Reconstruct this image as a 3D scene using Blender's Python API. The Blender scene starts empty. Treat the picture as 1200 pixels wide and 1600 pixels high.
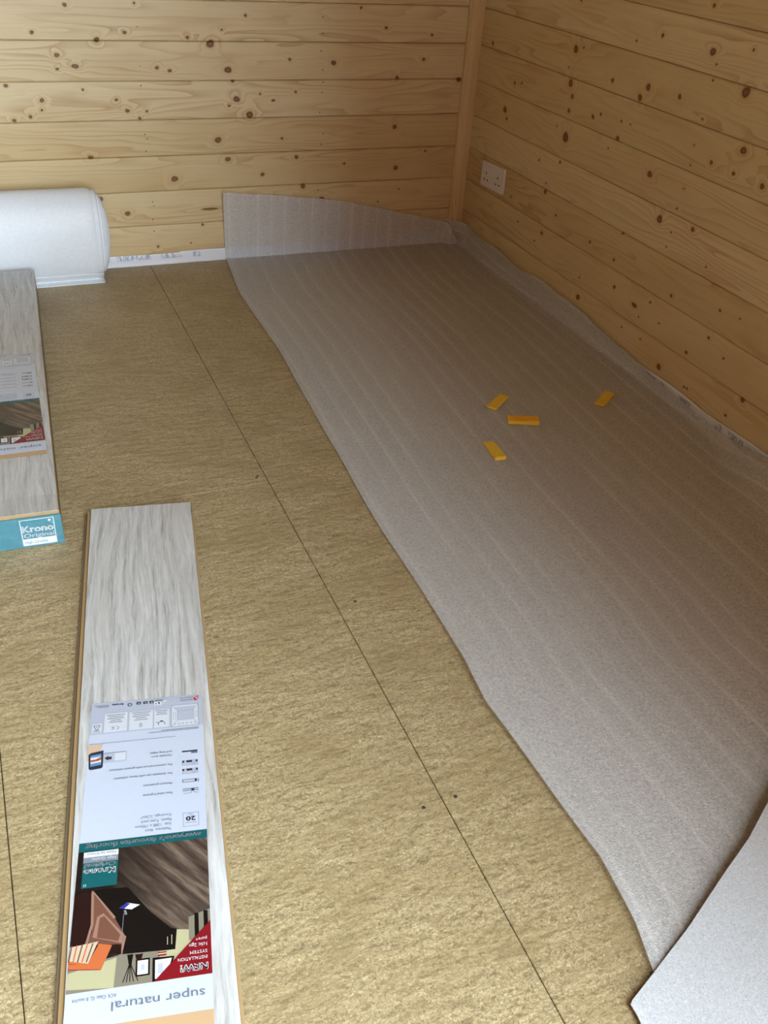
import bpy, bmesh, math, random
import numpy as np
from mathutils import Vector, Matrix, noise as mnoise

random.seed(7)
S = bpy.context.scene
C = S.collection

# ------------------------------------------------------------------ camera
FPX, YAW, PITCH, ROLL = 1447.354, -0.43189, 0.60311, 0.07601
CAM = np.array([-1.5560, -2.9300, 1.0790])
def cam_axes():
    f = np.array([-math.sin(YAW)*math.cos(PITCH), math.cos(YAW)*math.cos(PITCH), -math.sin(PITCH)])
    r = np.array([math.cos(YAW), math.sin(YAW), 0.0]); u = np.cross(r, f)
    return r*math.cos(ROLL)+u*math.sin(ROLL), u*math.cos(ROLL)-r*math.sin(ROLL), f
CR, CU, CF = cam_axes()
cd = bpy.data.cameras.new('camera'); cam = bpy.data.objects.new('camera', cd); C.objects.link(cam)
cd.sensor_fit = 'HORIZONTAL'; cd.sensor_width = 36.0; cd.lens = FPX/1200*36.0; cd.clip_start = 0.02
M3 = Matrix((CR, CU, -CF)).transposed()
cam.matrix_world = Matrix.Translation(Vector(CAM)) @ M3.to_4x4()
S.camera = cam

# ------------------------------------------------------------------ world, light, exposure
RX0, RX1 = -4.60, 0.0          # room: left wall .. right wall
RY0, RY1 = -3.25, 0.0          # door wall .. back wall
RZ = 2.40
DOOR = (-2.25, -0.72, 2.02)    # x0, x1, height of the open doorway in the front wall, behind the camera
w = bpy.data.worlds.new('sky'); S.world = w; w.use_nodes = True
bg = w.node_tree.nodes['Background']
bg.inputs[0].default_value = (0.76, 0.89, 1.0, 1); bg.inputs[1].default_value = 3.2
def portal(name, loc, rot, sx, sy):
    l = bpy.data.lights.new(name, 'AREA'); l.shape = 'RECTANGLE'; l.size = sx; l.size_y = sy
    l.cycles.is_portal = True
    o = bpy.data.objects.new(name, l); C.objects.link(o); o.location = loc; o.rotation_euler = rot
portal('door_daylight', ((DOOR[0]+DOOR[1])/2, RY0-.05, DOOR[2]/2), (math.radians(90), 0, 0), DOOR[1]-DOOR[0], DOOR[2])
vs = S.view_settings
vs.view_transform = 'Standard'; vs.look = 'None'; vs.gamma = 1.0; vs.use_curve_mapping = False
vs.exposure = 2.66

# ------------------------------------------------------------------ helpers
def ray(px, py):
    return CF + CR*(px-600)/FPX - CU*(py-800)/FPX
def hit(px, py, axis, val):
    d = ray(px, py); t = (val-CAM[axis])/d[axis]; return CAM+t*d
def on_floor(px, py, z=0.0): return hit(px, py, 2, z)

def obj(name, me, mat=None, parent=None):
    o = bpy.data.objects.new(name, me); C.objects.link(o)
    if mat is not None and not me.materials: me.materials.append(mat)
    if parent is not None: o.parent = parent
    return o
def tag(o, label=None, cat=None, group=None, kind=None):
    if label: o['label'] = label
    if cat: o['category'] = cat
    if group: o['group'] = group
    if kind: o['kind'] = kind
    return o
def empty(name, loc=(0, 0, 0), rz=0.0):
    o = bpy.data.objects.new(name, None); C.objects.link(o)
    o.location = loc; o.rotation_euler = (0, 0, rz); o.empty_display_size = .05
    return o
def bm_mesh(name, bm, smooth=False):
    me = bpy.data.meshes.new(name); bm.to_mesh(me); bm.free()
    if smooth: me.polygons.foreach_set('use_smooth', [True]*len(me.polygons))
    return me
def box_bm(x0, x1, y0, y1, z0, z1, bev=0.0, seg=1, bm=None):
    b = bm or bmesh.new()
    r = bmesh.ops.create_cube(b, size=1.0)
    for v in r['verts']:
        v.co = Vector((x0+(v.co.x+.5)*(x1-x0), y0+(v.co.y+.5)*(y1-y0), z0+(v.co.z+.5)*(z1-z0)))
    if bev > 0:
        es = list({e for v in r['verts'] for e in v.link_edges})
        bmesh.ops.bevel(b, geom=es, offset=bev, segments=seg, affect='EDGES', profile=.5)
    return b
def box(name, *a, mat=None, parent=None, bev=0.0, seg=1):
    return obj(name, bm_mesh(name, box_bm(*a, bev=bev, seg=seg)), mat, parent)
def grid_mesh(name, P, uv=None, smooth=True, closed_u=False):
    """P: (n, m, 3) array of points -> quad grid mesh, optional uv (n, m, 2)"""
    n, m = P.shape[:2]
    idx = np.arange(n*m).reshape(n, m)
    if closed_u: idx = np.vstack([idx, idx[:1]])
    a = idx[:-1, :-1].ravel(); b = idx[1:, :-1].ravel(); c = idx[1:, 1:].ravel(); d = idx[:-1, 1:].ravel()
    F = np.stack([a, b, c, d], 1)
    me = bpy.data.meshes.new(name)
    me.vertices.add(n*m); me.vertices.foreach_set('co', P.reshape(-1).astype(np.float32))
    me.loops.add(F.size); me.loops.foreach_set('vertex_index', F.ravel().astype(np.int32))
    me.polygons.add(len(F)); me.polygons.foreach_set('loop_start', np.arange(0, F.size, 4, dtype=np.int32))
    me.polygons.foreach_set('use_smooth', np.full(len(F), smooth))
    if uv is not None:
        at = me.attributes.new('strip', 'FLOAT_VECTOR', 'POINT')
        at.data.foreach_set('vector', np.dstack([uv, np.zeros(uv.shape[:2])]).reshape(-1).astype(np.float32))
    me.update(); me.validate()
    return me

# ---- node helpers
class NT:
    def __init__(s, name):
        s.m = bpy.data.materials.new(name); s.m.use_nodes = True
        s.t = s.m.node_tree; s.n = s.t.nodes; s.l = s.t.links
        s.n.clear(); s.out = s.n.new('ShaderNodeOutputMaterial')
    def new(s, typ, **k):
        x = s.n.new(typ)
        for a, v in k.items(): setattr(x, a, v)
        return x
    def put(s, sock, v):
        if isinstance(v, bpy.types.NodeSocket): s.l.new(v, sock)
        else: sock.default_value = v
    def math(s, op, a, b=None, c=None, clamp=False):
        x = s.new('ShaderNodeMath', operation=op, use_clamp=clamp)
        for i, v in enumerate((a, b, c)):
            if v is not None: s.put(x.inputs[i], v)
        return x.outputs[0]
    def vmul(s, a, v):
        x = s.new('ShaderNodeVectorMath', operation='MULTIPLY'); s.put(x.inputs[0], a); s.put(x.inputs[1], v); return x.outputs[0]
    def noise(s, vec, scale=1.0, detail=2.0, rough=.5, dist=0.0):
        x = s.new('ShaderNodeTexNoise'); s.put(x.inputs['Vector'], vec)
        x.inputs['Scale'].default_value = scale; x.inputs['Detail'].default_value = detail
        x.inputs['Roughness'].default_value = rough; x.inputs['Distortion'].default_value = dist
        return x.outputs['Fac']
    def ramp(s, f, stops, interp='LINEAR'):
        x = s.new('ShaderNodeValToRGB'); s.put(x.inputs[0], f); x.color_ramp.interpolation = interp
        e = x.color_ramp.elements
        while len(e) > 1: e.remove(e[-1])
        e[0].position = stops[0][0]; e[0].color = col4(stops[0][1])
        for p, c in stops[1:]:
            k = e.new(p); k.color = col4(c)
        return x.outputs[0]
    def mix(s, f, a, b, mode='MIX'):
        x = s.new('ShaderNodeMix', data_type='RGBA', blend_type=mode)
        s.put(x.inputs[0], f); s.put(x.inputs[6], a); s.put(x.inputs[7], b); return x.outputs[2]
    def attr(s, name): return s.new('ShaderNodeAttribute', attribute_name=name)
    def coord(s, kind='Object'): return s.new('ShaderNodeTexCoord').outputs[kind]
    def sep(s, v):
        x = s.new('ShaderNodeSeparateXYZ'); s.put(x.inputs[0], v); return x.outputs
    def comb(s, a, b, c):
        x = s.new('ShaderNodeCombineXYZ')
        for i, v in enumerate((a, b, c)): s.put(x.inputs[i], v)
        return x.outputs[0]
    def bump(s, h, strength=.5, dist=.001):
        x = s.new('ShaderNodeBump'); s.put(x.inputs['Height'], h)
        x.inputs['Strength'].default_value = strength; x.inputs['Distance'].default_value = dist
        return x.outputs[0]
    def bsdf(s, color, rough=.5, spec=.5, normal=None, metal=0.0):
        x = s.new('ShaderNodeBsdfPrincipled'); s.put(x.inputs['Base Color'], color if isinstance(color, bpy.types.NodeSocket) else col4(color))
        s.put(x.inputs['Roughness'], rough); s.put(x.inputs['Specular IOR Level'], spec); x.inputs['Metallic'].default_value = metal
        if normal is not None: s.l.new(normal, x.inputs['Normal'])
        return x.outputs[0]
    def done(s, sh): s.l.new(sh, s.out.inputs['Surface']); return s.m
def col4(c): return tuple(c) if len(c) == 4 else (c[0], c[1], c[2], 1.0)
def srgb(r, g, b):
    f = lambda v: (v/255/12.92) if v/255 <= .04045 else ((v/255+.055)/1.055)**2.4
    return (f(r), f(g), f(b))
def plain(name, rgb, rough=.5, spec=.4, bump=0.0, metal=0.0):
    t = NT(name)
    n = t.noise(t.coord(), 180.0, 3.0)
    k = .72 if name.startswith('ink_') else 1.0           # print on matt paper never reaches full white
    base = tuple(x*k for x in srgb(*rgb))
    c = t.mix(t.math('MULTIPLY', n, .25), col4(base), col4(tuple(x*.8 for x in base)))
    return t.done(t.bsdf(c, rough, spec, t.bump(n, bump, .0005) if bump else None, metal))

# ------------------------------------------------------------------ materials
def mat_wood(name='spruce_board', tint=(1, 1, 1)):
    t = NT(name)
    g = t.attr('grain').outputs['Vector']; prox = t.attr('knot').outputs['Fac']
    gx, gz, sd = t.sep(g)
    d = t.math('MULTIPLY', t.math('SUBTRACT', 1.0, prox), 4.0)
    # slow field whose contour lines are the growth rings
    n1 = t.noise(t.comb(t.math('MULTIPLY', gx, 1.5), t.math('MULTIPLY', gz, 13.0), t.math('MULTIPLY', sd, 3.7)), 1.0, 2.0, .45)
    near = t.math('POWER', prox, 1.5)
    F = t.math('ADD', t.math('MULTIPLY', n1, 11.0), t.math('MULTIPLY', near, 2.2))
    F = t.math('ADD', F, t.math('MULTIPLY', gz, 30.0))
    fr = t.math('FRACT', F)
    line = t.ramp(fr, [(0, (0, 0, 0)), (.45, (.05, .05, .05)), (.86, (.75, .75, .75)), (.95, (1, 1, 1)), (1.0, (0, 0, 0))])
    msk = t.noise(t.comb(t.math('MULTIPLY', gx, 2.2), t.math('MULTIPLY', gz, 16.0), t.math('MULTIPLY', sd, 9.1)), 1.0, 2.0)
    msk = t.ramp(msk, [(.38, (.12, .12, .12)), (.66, (1, 1, 1))])
    line = t.math('MULTIPLY', line, msk)
    fine = t.noise(t.comb(t.math('MULTIPLY', gx, 5.0), t.math('MULTIPLY', gz, 420.0), sd), 1.0, 3.0, .6)
    blot = t.noise(t.comb(t.math('MULTIPLY', gx, 3.0), t.math('MULTIPLY', gz, 11.0), t.math('MULTIPLY', sd, 5.3)), 1.0, 2.0)
    wn = t.new('ShaderNodeTexWhiteNoise', noise_dimensions='1D'); t.put(wn.inputs['W'], sd)
    light = t.mix(wn.outputs['Value'], col4(srgb(202, 178, 130)), col4(srgb(226, 207, 168)))
    c = t.mix(t.math('MULTIPLY', line, .58), light, col4(srgb(164, 120, 70)))
    c = t.mix(t.math('MULTIPLY', t.ramp(fine, [(.35, (0, 0, 0)), (.75, (1, 1, 1))]), .20), c, col4(srgb(176, 136, 84)))
    c = t.mix(t.ramp(blot, [(.45, (0, 0, 0)), (.8, (.35, .35, .35))]), c, col4(srgb(184, 146, 94)))
    halo = t.ramp(t.math('MULTIPLY', d, .25), [(.20, (.45, .45, .45)), (.34, (.14, .14, .14)), (.6, (0, 0, 0))])
    c = t.mix(halo, c, col4(srgb(176, 122, 66)))
    kc = t.ramp(d, [(0, srgb(140, 96, 58)), (.45, srgb(128, 84, 48)), (.74, srgb(92, 58, 32)), (1.0, srgb(84, 52, 28))])
    c = t.mix(t.ramp(d, [(.72, (1, 1, 1)), (1.10, (0, 0, 0))]), c, kc)
    c = t.mix(1.0, c, col4(tint), 'MULTIPLY')
    nm = t.bump(t.math('ADD', fine, t.math('MULTIPLY', line, .5)), .12, .0006)
    return t.done(t.bsdf(c, .48, .35, nm))
def mat_floor():
    t = NT('chipboard')
    co = t.coord('Object')
    wv = t.noise(t.vmul(co, (24.0, 46.0, 1.0)), 1.0, 2.5, .5, .0)
    wv2 = t.noise(t.vmul(co, (50.0, 90.0, 1.0)), 1.0, 2.0, .5, .2)
    fib = t.noise(t.vmul(co, (330.0, 420.0, 1.0)), 1.0, 3.0, .65, 1.2)
    flake = t.noise(t.vmul(co, (120.0, 190.0, 1.0)), 1.0, 3.0, .6, .8)
    big = t.noise(t.vmul(co, (8.0, 9.0, 1.0)), 1.0, 4.0, .6)
    c = t.ramp(fib, [(.30, srgb(116, 98, 68)), (.46, srgb(166, 146, 108)), (.60, srgb(190, 171, 130)), (.74, srgb(226, 212, 174))])
    c = t.mix(t.ramp(flake, [(.36, (.65, .65, .65)), (.50, (0, 0, 0))]), c, col4(srgb(122, 103, 70)))
    c = t.mix(t.ramp(big, [(.42, (0, 0, 0)), (.66, (.55, .55, .55))]), c, col4(srgb(146, 126, 86)))
    h = t.math('ADD', t.math('MULTIPLY', wv, 1.0), t.math('MULTIPLY', wv2, .35))
    nm = t.bump(h, .6, .0062)
    b2 = t.new('ShaderNodeBump'); t.put(b2.inputs['Height'], t.math('ADD', fib, flake)); b2.inputs['Strength'].default_value = .25
    b2.inputs['Distance'].default_value = .0016; t.l.new(nm, b2.inputs['Normal'])
    return t.done(t.bsdf(c, .52, .4, b2.outputs[0]))
def mat_foam():
    t = NT('thin_foam')
    u, v, _ = t.sep(t.attr('strip').outputs['Vector'])
    wob = t.noise(t.comb(t.math('MULTIPLY', u, 9.0), t.math('MULTIPLY', v, 1.4), 0.0), 1.0, 2.0)
    uu = t.math('ADD', t.math('MULTIPLY', u, 21.5), t.math('MULTIPLY', wob, .35))
    fr = t.math('FRACT', uu)
    st = t.ramp(fr, [(0, (0, 0, 0)), (.36, (.12, .12, .12)), (.49, (1, 1, 1)), (.60, (.30, .30, .30)), (1, (0, 0, 0))])
    stm = t.noise(t.comb(t.math('MULTIPLY', t.math('FLOOR', uu), 1.7), t.math('MULTIPLY', v, 2.2), 3.0), 1.0, 1.0)
    st = t.math('MULTIPLY', st, t.ramp(stm, [(.35, (.15, .15, .15)), (.65, (1, 1, 1))]))
    vec = t.comb(u, v, 0.0)
    cell = t.noise(vec, 420.0, 2.0, .6); fiber = t.noise(vec, 190.0, 4.0, .75, 1.0)
    op = t.math('ADD', .33, t.math('MULTIPLY', st, .13))
    op = t.math('ADD', op, t.math('MULTIPLY', t.math('SUBTRACT', fiber, .5), .75))
    nm = t.bump(t.math('ADD', cell, t.math('MULTIPLY', fiber, .8)), .9, .0022)
    dif = t.new('ShaderNodeBsdfDiffuse'); dif.inputs[0].default_value = (.97, .965, .94, 1); t.l.new(nm, dif.inputs['Normal'])
    trl = t.new('ShaderNodeBsdfTranslucent'); trl.inputs[0].default_value = (.97, .965, .94, 1)
    gl = t.new('ShaderNodeBsdfGlossy'); gl.inputs[0].default_value = (.9, .92, .95, 1); gl.inputs['Roughness'].default_value = .30; t.l.new(nm, gl.inputs['Normal'])
    tr = t.new('ShaderNodeBsdfTransparent'); tr.inputs[0].default_value = (.95, .95, .97, 1)
    m1 = t.new('ShaderNodeMixShader'); m1.inputs[0].default_value = .06; t.l.new(dif.outputs[0], m1.inputs[1]); t.l.new(trl.outputs[0], m1.inputs[2])
    m2 = t.new('ShaderNodeMixShader'); t.put(m2.inputs[0], op); t.l.new(tr.outputs[0], m2.inputs[1]); t.l.new(m1.outputs[0], m2.inputs[2])
    m3 = t.new('ShaderNodeMixShader'); t.put(m3.inputs[0], .06); t.l.new(m2.outputs[0], m3.inputs[1]); t.l.new(gl.outputs[0], m3.inputs[2])
    return t.done(m3.outputs[0])
def mat_foam_white(name, rgb, scale=1.0, dark=.88):
    t = NT(name)
    co = t.coord('Object')
    a = t.noise(co, 330.0*scale, 3.0, .65, 1.5); b = t.noise(co, 40.0, 2.0)
    c = t.mix(t.ramp(a, [(.35, (.0, .0, .0)), (.7, (1, 1, 1))]), col4(tuple(x*dark for x in srgb(*rgb))), col4(srgb(*rgb)))
    c = t.mix(t.math('MULTIPLY', b, .10), c, col4(srgb(200, 204, 214)))
    s = t.bsdf(c, .42, .45, t.bump(a, .35, .0010))
    trl = t.new('ShaderNodeBsdfTranslucent'); t.put(trl.inputs[0], c)
    m = t.new('ShaderNodeMixShader'); m.inputs[0].default_value = .10; t.l.new(s, m.inputs[1]); t.l.new(trl.outputs[0], m.inputs[2])
    return t.done(m.outputs[0])
def mat_dpm():
    t = NT('membrane_white')
    co = t.coord('Object')
    x, y, z = t.sep(co)
    s = t.math('ADD', x, y)
    n = t.noise(t.comb(t.math('MULTIPLY', s, 190.0), t.math('MULTIPLY', z, 45.0), 0.0), 1.0, 2.0)
    big = t.noise(t.comb(t.math('MULTIPLY', s, 16.0), t.math('MULTIPLY', z, 6.0), 2.0), 1.0, 1.0)
    row = t.ramp(t.math('MULTIPLY', z, 20.0), [(.36, (0, 0, 0)), (.42, (1, 1, 1)), (.70, (1, 1, 1)), (.76, (0, 0, 0))])
    pr = t.math('MULTIPLY', t.math('MULTIPLY', t.ramp(n, [(.42, (0, 0, 0)), (.52, (1, 1, 1))]), t.ramp(big, [(.47, (0, 0, 0)), (.50, (1, 1, 1))])), row)
    c = t.mix(t.math('MULTIPLY', pr, .6), col4(srgb(222, 222, 226)), col4(srgb(104, 118, 156)))
    return t.done(t.bsdf(c, .38, .5, t.bump(t.noise(co, 60.0, 3.0), .3, .002)))
def mat_oak():
    t = NT('grey_oak_decor')
    co = t.coord('Object')
    x, y, z = t.sep(co)
    wrp = t.noise(t.comb(t.math('MULTIPLY', x, 9.0), t.math('MULTIPLY', y, 2.2), 0.0), 1.0, 3.0, .5, .6)
    st = t.noise(t.comb(t.math('ADD', t.math('MULTIPLY', x, 105.0), t.math('MULTIPLY', wrp, 5.0)), t.math('MULTIPLY', y, 5.0), 0.0), 1.0, 5.0, .72)
    pore = t.noise(t.comb(t.math('MULTIPLY', x, 420.0), t.math('MULTIPLY', y, 26.0), 0.0), 1.0, 2.0)
    c = t.ramp(st, [(.32, srgb(138, 133, 126)), (.45, srgb(180, 178, 174)), (.58, srgb(199, 198, 195)), (.74, srgb(217, 216, 213))])
    c = t.mix(t.ramp(pore, [(.55, (0, 0, 0)), (.72, (.55, .55, .55))]), c, col4(srgb(216, 215, 212)))
    c = t.mix(t.ramp(wrp, [(.5, (0, 0, 0)), (.75, (.5, .5, .5))]), c, col4(srgb(184, 179, 172)))
    return t.done(t.bsdf(c, .5, .35, t.bump(t.math('ADD', st, pore), .12, .0006)))
def mat_film():
    t = NT('shrink_film_clear')
    n = t.noise(t.coord(), 38.0, 3.0, .55, 1.0)
    gl = t.new('ShaderNodeBsdfGlossy'); gl.inputs[0].default_value = (1, 1, 1, 1); gl.inputs['Roughness'].default_value = .12
    t.l.new(t.bump(n, .8, .006), gl.inputs['Normal'])
    tr = t.new('ShaderNodeBsdfTransparent'); tr.inputs[0].default_value = (.97, .975, .98, 1)
    m = t.new('ShaderNodeMixShader'); t.put(m.inputs[0], .09); t.l.new(tr.outputs[0], m.inputs[1]); t.l.new(gl.outputs[0], m.inputs[2])
    return t.done(m.outputs[0])
def mat_photo_floor():
    t = NT('printed_dark_plank_floor')
    co = t.coord('Object'); x, y, z = t.sep(co)
    q = t.math('ADD', t.math('MULTIPLY', x, 1.0), t.math('MULTIPLY', y, .95))
    p = t.math('SUBTRACT', t.math('MULTIPLY', x, .35), t.math('MULTIPLY', y, .35))
    n = t.noise(t.comb(t.math('MULTIPLY', q, 70.0), t.math('MULTIPLY', p, 22.0), 0.0), 1.0, 4.0, .6)
    c = t.ramp(n, [(.3, srgb(44, 36, 31)), (.5, srgb(84, 70, 60)), (.7, srgb(132, 114, 98))])
    f = t.ramp(t.math('ADD', t.math('MULTIPLY', x, 6.2), t.math('MULTIPLY', y, .0)), [(.25, (0, 0, 0)), (.75, (1, 1, 1))])
    c = t.mix(f, c, col4(srgb(28, 22, 20)))
    return t.done(t.bsdf(c, .25, .5))

WOOD = mat_wood(); WOOD_TRIM = mat_wood('planed_batten', (1.0, .93, .86))
FLOOR = mat_floor(); FOAM = mat_foam(); DPM = mat_dpm(); OAK = mat_oak(); FILM = mat_film()
FOAMW = mat_foam_white('thick_white_foam', (228, 231, 232), 1.1, .62); FOAMR = mat_foam_white('rolled_foam', (240, 243, 246), .6)
HDF = plain('fibreboard_core', (172, 142, 98), .6, .2, .3); HDF_SHADE = plain('fibreboard_side_shade', (112, 86, 58), .7, .2, .4); ROUGH = plain('milled_edge', (138, 124, 98), .8, .2, .9)  # second fibreboard tone is darkened: shadow on the core sides put into the colour
GAPM = plain('dark_gap', (34, 24, 14), .9, .1)
PLAIN_WALL = plain('pale_timber', (176, 142, 96), .6, .3)
YEL = plain('yellow_plastic', (250, 210, 70), .34, .5); YEL_D = plain('yellow_plastic_rib', (240, 176, 52), .4, .5)
SOCK = plain('white_plastic', (232, 226, 226), .3, .5); SLOT = plain('socket_slot_dark', (38, 32, 30), .6, .2)
STEEL = plain('nail_steel', (96, 86, 70), .4, .5, 0, .6); HOLE = plain('nail_hole', (48, 30, 16), .9, .1)
PAPER = plain('paper_print_white', (194, 201, 216), .30, .5)
INK = plain('ink_dark', (58, 60, 72), .4, .3); INKG = plain('ink_grey', (128, 132, 146), .4, .3)
BAND = plain('ink_pale_blue_grey', (206, 213, 228), .3, .5); LBOX = plain('ink_white_box', (238, 242, 250), .3, .5)
TEAL = plain('ink_teal', (22, 104, 108), .28, .5); CARD = plain('teal_card', (62, 126, 140), .35, .5)
WINK = plain('ink_white', (246, 248, 250), .3, .4); SILV = plain('ink_silver', (150, 154, 166), .3, .4)
RED = plain('ink_red', (146, 26, 36), .3, .4); BLUE = plain('ink_blue', (60, 66, 160), .3, .4); UKRED = plain('ink_bright_red', (220, 50, 58), .3, .4)
BROWN = plain('ink_brown_leather', (132, 88, 70), .25, .5); BROWN_L = plain('ink_tan_highlight', (176, 134, 116), .25, .5); DKBR = plain('ink_dark_leather', (44, 24, 22), .25, .5)
ORNG = plain('ink_orange', (222, 120, 70), .3, .4); STRIPE = plain('ink_cream_stripe', (226, 206, 178), .3, .4); STRB = plain('ink_brown_stripe', (128, 90, 58), .3, .4)
BEIGE = plain('ink_beige_wall', (206, 200, 156), .3, .4); BEIGE2 = plain('ink_shaded_wall', (150, 142, 122), .3, .4); BLACK = plain('ink_black', (20, 18, 18), .28, .5)
PEACH = plain('ink_peach', (222, 184, 140), .3, .4); SKIN = plain('ink_skin', (240, 206, 176), .3, .4); SKY = plain('ink_screen_blue', (110, 160, 216), .3, .4)
PHOTOF = mat_photo_floor()
SKY_BLOCKER = plain('sky_blocker_brick', (104, 78, 66), .9, .1)  # only for the added wall that blocks sky light
OUT = plain('patio_slab', (170, 166, 158), .9, .1)

# ------------------------------------------------------------------ room shell
JOINTS = [0.0, .1256, .2299, .3333, .4362, .5420, .6463, .7508, .8553]
while JOINTS[-1] < RZ-.06: JOINTS.append(JOINTS[-1]+.1045)
JOINTS[-1] = RZ

c1 = lambda x, y: (x/3, y/3)
c2 = lambda x, y: (350+x/3, y/3)
c3 = lambda x, y: (680+x*.43333, y*.43333)
c4 = lambda x, y: (680+x*.43333, 300+y*.43333)
# knots seen on each wall: (x, y, radius[, stretch])
K_BACK = [(c1, k, 1/3) for k in [(302,22,9),(628,14,6),(148,151,9),(583,152,8),(878,175,8),(1039,139,5),(452,186,12),(985,205,17),(265,258,10),
    (352,310,10,1.8),(268,323,7),(1068,327,15),(735,317,8),(795,331,8),(27,402,9),(388,420,6),(196,470,10),(196,516,6),(143,548,8),(67,565,8),(545,467,7),
    (597,519,9),(688,521,6),(655,555,7),(1090,380,7),(1108,464,14),(1073,495,6),(1170,538,16),(1022,656,14),(425,738,8,1.9),(1068,746,11),(818,838,14),
    (473,932,10),(598,1000,11),(950,1053,6),(741,1155,6),(895,1138,4),(985,978,6,8)]] + \
    [(c2, k, 1/3) for k in [(100,72,7),(643,36,6),(760,130,7),(975,164,6),(307,278,7),(513,294,11),(935,278,8),(811,364,8),(1100,373,11),(335,430,6),(230,470,6,1.6),(168,440,5),
    (799,594,10),(271,648,6),(339,736,9),(180,817,9),(563,766,6),(804,786,10),(943,708,5),(370,872,11),(456,930,10),(819,885,4),(720,944,4),(626,990,7),(815,1020,8)]]
K_RIGHT = [(c3, k, .43333) for k in [(1008,20,8),(528,0,6),(822,128,8),(727,147,5),(1003,187,14),(1150,180,6),(1015,232,5),(509,177,13),(208,156,7),(537,172,5),(483,243,4),
    (641,290,8),(771,314,12),(739,352,12),(884,349,9),(1003,290,5),(1122,333,19),(965,430,5),(490,300,13),(497,348,8),(484,399,8),(289,299,6),(314,300,5),(571,421,8),(600,412,6),
    (674,437,5),(707,449,4),(659,499,9),(937,523,4),(998,586,8),(922,596,4),(1113,543,14),(1078,626,8),(1181,672,11),(254,395,11),(260,428,6),(472,495,17),(440,455,4),(625,535,4),
    (775,628,12),(898,680,4),(872,752,5),(929,827,9),(810,790,14),(852,838,4),(834,890,4),(376,577,5),(450,585,6),(400,660,4),(397,692,8),(274,709,4),(437,776,5),(676,841,5),
    (560,872,6),(646,937,6),(977,963,4),(300,799,4),(386,840,7),(360,868,4),(522,1000,4)]] + \
    [(c4, k, .43333) for k in [(853,374,7),(1030,427,6),(1102,457,4),(777,398,5),(648,343,7),(720,408,8,2.2),(809,473,4),(735,450,4),(906,578,7),(987,526,6),(1041,600,5),
    (1107,750,10),(807,630,11),(898,703,5),(909,709,5),(1048,805,6),(515,379,10),(740,531,4),(672,487,4)]]
def knots(lst, axis):
    out = []
    for f, k, s in lst:
        px, py = f(k[0], k[1]); p = hit(px, py, axis, 0.0)
        r = k[2]*s*np.dot(p-CAM, CF)/FPX*1.05
        a = p[0] if axis == 1 else p[1]
        out.append((a, p[2], r*(k[3] if len(k) > 3 else 1.15), r))
    return out
def build_wall(name, axis, a0, a1, fine0, kn, seedbase, mat):
    """axis 1: wall in plane y=0 running along x; axis 0: plane x=0 running along y. boards face the room (negative side)."""
    if axis == 1: root = box(name, a0, a1, .014, .05, 0, RZ, mat=GAPM)
    else: root = box(name, .014, .05, a0, a1, 0, RZ, mat=GAPM)
    tag(root, kind='structure')
    fine = np.arange(fine0, a1+1e-6, .0026)
    cols_fine = np.concatenate([np.linspace(a0, fine0-1.1, 20)[:-1], np.arange(fine0-1.1, fine0, .0045), fine])
    cols_coarse = np.concatenate([np.linspace(a0, fine0-.4, 20)[:-1], np.arange(fine0-.4, a1+1e-6, .0045)])
    rnd = random.Random(seedbase)
    kn = list(kn)                                     # the same wood goes on beyond the frame
    for _ in range(150):
        ka, kz = rnd.uniform(fine0-1.1, a1), rnd.uniform(.05, 1.9); r_ = rnd.choice((.004, .0045, .005, .006, .008))
        if kz > .97 or ka < (-1.50 if axis == 1 else -1.66): kn.append((ka, kz, r_*1.15, r_))
    for i in range(len(JOINTS)-1):
        z0, z1 = JOINTS[i]+.0006, JOINTS[i+1]-.0006
        h = z1-z0; vis = z0 < .96
        cols = cols_fine if vis else cols_coarse
        step = .0026 if vis else (.0045 if z0 < 1.9 else .02)
        inner = np.linspace(.0026, h-.0026, max(3, int(h/step)))
        zl = np.concatenate([[0, 0, .0010], inner, [h-.0010, h, h]])
        tt = zl/h
        dep = -.0018*np.sin(np.pi*tt)**1.0      # slight cup toward the room
        edge = np.minimum(zl, h-zl); dep = dep + np.clip(.0022-edge, 0, .0022)*.9
        dep[0] = dep[-1] = .014
        A, Z = np.meshgrid(cols, zl+z0, indexing='ij')
        D = np.broadcast_to(dep, A.shape).copy()
        warp = np.array([.0007*math.sin(c*2.1+i*1.7+seedbase) for c in cols])[:, None]; D[:, 1:-1] += warp
        P = np.dstack([A, D, Z]) if axis == 1 else np.dstack([D, A, Z])
        if axis == 0: P = P[::-1]; A = A[::-1]; Z = Z[::-1]
        me = grid_mesh('board', P, smooth=True)
        seed = rnd.uniform(0, 50)
        G = np.dstack([A+seed*3.1, Z-z0, np.full(A.shape, seed)])
        at = me.attributes.new('grain', 'FLOAT_VECTOR', 'POINT'); at.data.foreach_set('vector', G.reshape(-1).astype(np.float32))
        best = np.full(A.shape, 4.0)
        if z0 < 1.9:
            for (ka, kz, rx, rz) in kn:
                if kz < z0-.03 or kz > z1+.03: continue
                th = np.arctan2(Z-kz, A-ka); wob = 1+.07*np.sin(2*th+ka*40)+.05*np.sin(3*th+kz*90)
                best = np.minimum(best, np.sqrt(((A-ka)/rx)**2+((Z-kz)/rz)**2)*wob)
        at = me.attributes.new('knot', 'FLOAT', 'POINT'); at.data.foreach_set('value', np.clip(1-best/4, 0, 1).reshape(-1).astype(np.float32))
        obj('board', me, mat, root)
    return root
wall_back = build_wall('wall_back', 1, RX0, 0.0, -1.62, knots(K_BACK, 1), 11, WOOD)
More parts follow.
